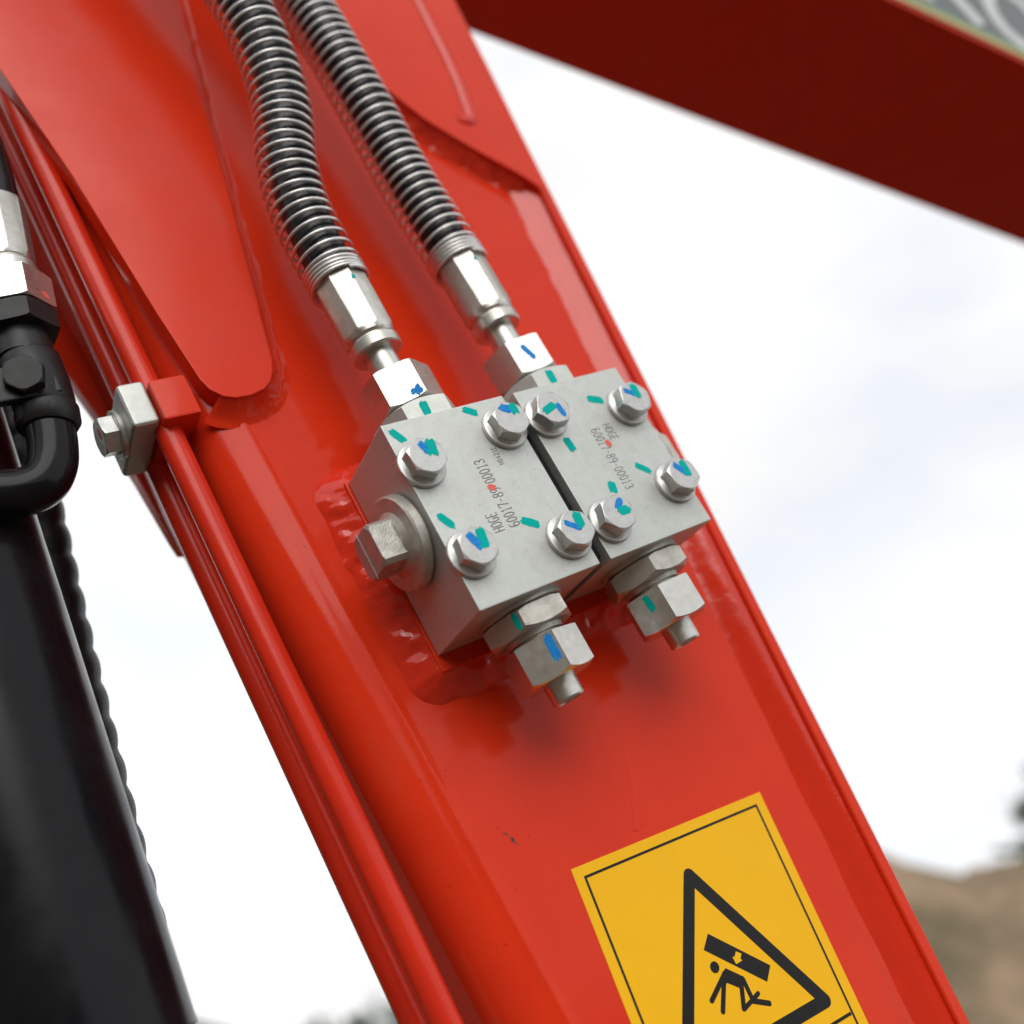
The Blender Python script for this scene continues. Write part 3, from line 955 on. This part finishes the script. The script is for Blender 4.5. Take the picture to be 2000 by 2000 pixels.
spring_hose(32.7, [(33.4, 134, -22), (38.5, 165, -17), (48.5, 198, -11.5), (52.5, 240, -5.5), (48.5, 288, -1.5), (38, 345, 0), (24, 430, 2), (6, 520, 4)],
            'left spring guarded black hose, upper of its nut bright white', -25, ((-4.8, 15.8), (-5.6, 18.2), 4.0), (-1.7, 0, -1.0), 1)
spring_hose(104.0, [(104, 125, -23.5), (103.5, 159, -22), (103, 208, -19), (100.5, 290, -15), (97, 350, -12), (92, 430, -9), (86, 520, -6)],
            'right spring guarded black hose, its nut marked with one blue stroke', -13, ((1.6, 28.5), (-1.2, 20.2), 2.0), (-2.0, 0, -1.2), 2)

# ------------------------------------------------------------------ warning sticker
e1 = Vector((0.99095, -0.13423, 0))
e2 = Vector((-0.13423, -0.99095, 0))
ST0 = Vector((15.3, -193.9, ZP))
def on_st(a, b, c):
    return ST0 + e1 * a + e2 * b + Vector((0, 0, c))
SW, SH = 111.9, 168.0
st = thing('warning_sticker', 'yellow warning sticker with crushing hazard pictogram on the lower boom', 'sticker', tuple(ST0))
part('backing', flat_poly([(0, 0), (SW, 0), (SW, SH), (0, SH)], on_st, 0.02, 0.18), YELLOW, st)
LIFT = 0.203
part('border_line', ribbon([(5.1, 5.0), (106.4, 5.0), (106.0, SH - 5), (5.1, SH - 5)], 1.15, on_st, LIFT, 0.04, closed=True), PRINT, st)
part('panel_line', flat_poly([(5.7, 99.2), (105.4, 99.2), (105.4, 100.6), (5.7, 100.6)], on_st, LIFT, 0.04), PRINT, st)
tri = [(54.7, 21.0), (95.2, 90.6), (14.2, 90.6)]
def hull_offset(pts, d, k=8):
    out = []
    n = len(pts)
    for i in range(n):
        p0, p, p1 = Vector(pts[i - 1]), Vector(pts[i]), Vector(pts[(i + 1) % n])
        a0 = math.atan2((p - p0).y, (p - p0).x) - pi / 2
        a1 = math.atan2((p1 - p).y, (p1 - p).x) - pi / 2
        while a1 < a0: a1 += 2 * pi
        for q in range(k + 1):
            a = a0 + (a1 - a0) * q / k
            out.append((p.x + d * cos(a), p.y + d * sin(a)))
    return out
outer = hull_offset(tri, 2.9)
cxy = Vector((sum(p[0] for p in tri) / 3, sum(p[1] for p in tri) / 3))
innr = [tuple(cxy + (Vector(p) - cxy) * (1 - 5.8 / 46.6)) for p in tri]
kk = len(outer) // 3
m = MB()
m.v = [tuple(on_st(x, y, LIFT + .04)) for x, y in outer] + [tuple(on_st(x, y, LIFT + .04)) for x, y in innr]
no = len(outer)
for i in range(no):
    j = (i + 1) % no
    ci, cj = i // kk, j // kk
    m.f.append((i, j, no + cj, no + ci) if ci != cj else (i, j, no + ci))
part('warning_triangle', m, PRINT, st)
fig = merge(*[flat_poly(capsule(a, b, w), on_st, LIFT, 0.04 + 0.004 * i) for i, (a, b, w) in enumerate([
    ((51.6, 62.2), (39.9, 69.1), 2.3), ((48.6, 66.0), (42.9, 74.7), 2.3), ((57.1, 69.0), (53.3, 77.6), 2.3), ((59.0, 67.8), (59.3, 76.1), 2.2),
    ((53.4, 77.8), (63.3, 75.2), 2.0), ((59.0, 76.6), (66.6, 80.6), 2.3)])])
q = flat_poly([(52.8, 60.6), (59.7, 66.7), (60.0, 69.7), (55.3, 69.8), (50.5, 65.9), (47.6, 67.6), (47.4, 65.4), (49.6, 62.4)], on_st, LIFT, 0.075)
fig.add(q.v, q.f)
q = flat_poly([(47.9 + 2.35 * cos(2 * pi * i / 24), 58.4 + 2.35 * sin(2 * pi * i / 24)) for i in range(24)], on_st, LIFT, 0.04)
fig.add(q.v, q.f)
part('crouching_figure', fig, PRINT, st)
bo = part('falling_load', flat_poly([(51.5, 45.5), (75.4, 67.9), (70.2, 73.0), (46.1, 50.5)], on_st, LIFT, 0.04), PRINT, st)
part('arrow', flat_poly([(61.3, 56.7), (63.6, 58.5), (62.0, 60.1), (62.6, 61.0), (58.8, 61.2), (58.5, 58.0), (59.7, 58.3)], on_st, LIFT + 0.05, 0.03), YELLOW, bo)

# ------------------------------------------------------------------ black cylinder, wrapped hose, elbow fitting at the left
A0, A1 = Vector((-170.4, -162.2, -105)), Vector((-155.4, 46.0, -105))
ax = (A1 - A0).normalized()
cyl = thing('hydraulic_cylinder', 'thick glossy black hydraulic cylinder at the lower left', 'hydraulic cylinder', tuple(A0))
fr = frame(A0, ax, (0, 0, 1))
part('barrel', lathe(fr, [(-8, 37.5), (-7.4, 38), (470, 38), (471, 37)], 96), BLACK, cyl)
part('gland_ring', lathe(fr, [(-46, 37), (-45, 38.6), (-12, 38.6), (-11, 38), (-8.2, 36)], 96), BLACKZ, cyl)
part('piston_rod', lathe(fr, [(-620, 21), (-40, 21)], 48), NUT, cyl)

wh = thing('wrapped_hose', 'black hose in a spiral wrap running behind the black cylinder', 'hose', (-121, 4, -150))
P = spline([(-93, 190, -150), (-101, 130, -150), (-109.5, 70, -150), (-119.5, 4, -150), (-129.5, -71, -150), (-137.5, -140, -150), (-148, -230, -150), (-160, -360, -150)], 14)
part('rubber_hose', tube(P, 10.6, 24), RUBBER, wh, sharp=60)
m = MB()
NS = 28
P = spline(P[::4] + [P[-1]], 10)
acc = 0.0
for i, p in enumerate(P):
    if i: acc += (p - P[i - 1]).length
    t_ = (P[min(i + 1, len(P) - 1)] - P[max(i - 1, 0)]).normalized()
    u_ = Vector((0, 0, 1)); u_ = (u_ - t_ * u_.dot(t_)).normalized(); v_ = t_.cross(u_)
    for k in range(NS):
        th = 2 * pi * k / NS
        r = 12.6 + 1.7 * (abs(cos(pi * acc / 17.0 - th / 2)) ** 0.8)
        m.v.append(tuple(p + u_ * r * cos(th) + v_ * r * sin(th)))
for i in range(len(P) - 1):
    for k in range(NS):
        j = (k + 1) % NS
        m.f.append((i * NS + k, i * NS + j, (i + 1) * NS + j, (i + 1) * NS + k))
part('spiral_wrap', m, BLACKZ, wh, sharp=80)

H0 = Vector((-101.7, 121.3, -65))
ha = Vector((8.8, 50.6, 0)).normalized()
fr = frame(H0, ha, (0, 0, 1))
he = thing('crimped_hose_end', 'bright silver crimped hose end at the left picture edge', 'hose', tuple(H0))
nu = part('swivel_nut', poly_prism(fr, 14.8, radians(-17), 6, 9.4, 27.4, 15.6, 15.2), NUT, he)
part('paint_mark', stroke((5.6, 12.0), (5.6, 19.5), 4.4, RNG, facet_of(fr, 14.8, -17), 0.02), BLUE, nu)
part('paint_mark', stroke((-1.8, 15.0), (-3.2, 12.2), 2.6, RNG, facet_of(fr, 14.8, 43), 0.02), REDINK, nu)
part('collar', lathe(fr, [(27, 10), (28.4, 10), (28.6, 12.4), (34, 12.6), (34.6, 11.6), (36.5, 11.2)], 48), FERR, he)
part('ferrule', ferrule(fr, 36, 74, 12.3), FERR, he)
Q = spline([H0 + ha * 70, H0 + ha * 90, H0 + ha * 130 + Vector((-6, 0, 6)), H0 + ha * 200 + Vector((-30, 0, 20)), H0 + ha * 320 + Vector((-80, 0, 30))], 10)
part('rubber_hose', tube(Q, 10.3, 24), RUBBER, he, sharp=60)

el = thing('elbow_fitting', 'black painted elbow fitting below the silver hose end at the left', 'pipe fitting', (-104, 90, -65))
part('hex_adapter', poly_prism(fr, 14.6, radians(-20), 6, -2.6, 8.6, 15.4, 14.8), BLACKZ, el, label=None)
part('paint_mark', stroke((5.4, .6), (5.6, 6.6), 2.0, RNG, facet_of(fr, 14.6, -20), 0.02), TEAL, el)
part('neck', lathe(fr, [(-16, 12.4), (-9, 12.2), (-5, 11.2), (-2.4, 11.0)], 40), BLACKZ, el)
bp = [(-103.0, 106.5, -65), (-103.4, 104.5, -65), (-103.9, 92, -65), (-104.6, 81, -65), (-104.8, 79, -65)]
part('body', tube(bp, [12.0, 13.0, 13.2, 12.6, 11.9], 36), BLACKZ, el, sharp=35)
bp = [(-104.9, 79.2, -65), (-105.0, 77.8, -65), (-106.0, 72, -65), (-106.6, 69.5, -65)]
part('band', tube(bp, [12.2, 13.2, 13.0, 11.2], 36), BLACKZ, el, sharp=35)
bp = spline([(-106, 72, -65), (-108, 62, -65), (-111.5, 52.5, -65), (-117.5, 45.5, -65), (-126, 43.5, -65.5), (-136, 46.5, -67), (-147, 53, -70), (-158, 60, -76)], 10)
part('bend', tube(bp, 10.2, 32), BLACK, el, sharp=50)
fb = frame((-110, 89.5, -54), (-0.25, -0.1, 1), (0, 1, 0))
part('clamp_bolt', poly_prism(fb, 7.6, radians(12), 6, 0, 7.0, 9.0, 7.6), BLACKZ, el)
part('clamp_bracket', box(-146, -98, 80, 97, -58, -53, 1.2), BLACKZ, el)

for o in bpy.data.objects:
    if 'base' in o:
        del o['base']

scene.render.engine = 'CYCLES'
scene.cycles.max_bounces = 8
scene.cycles.use_denoising = True
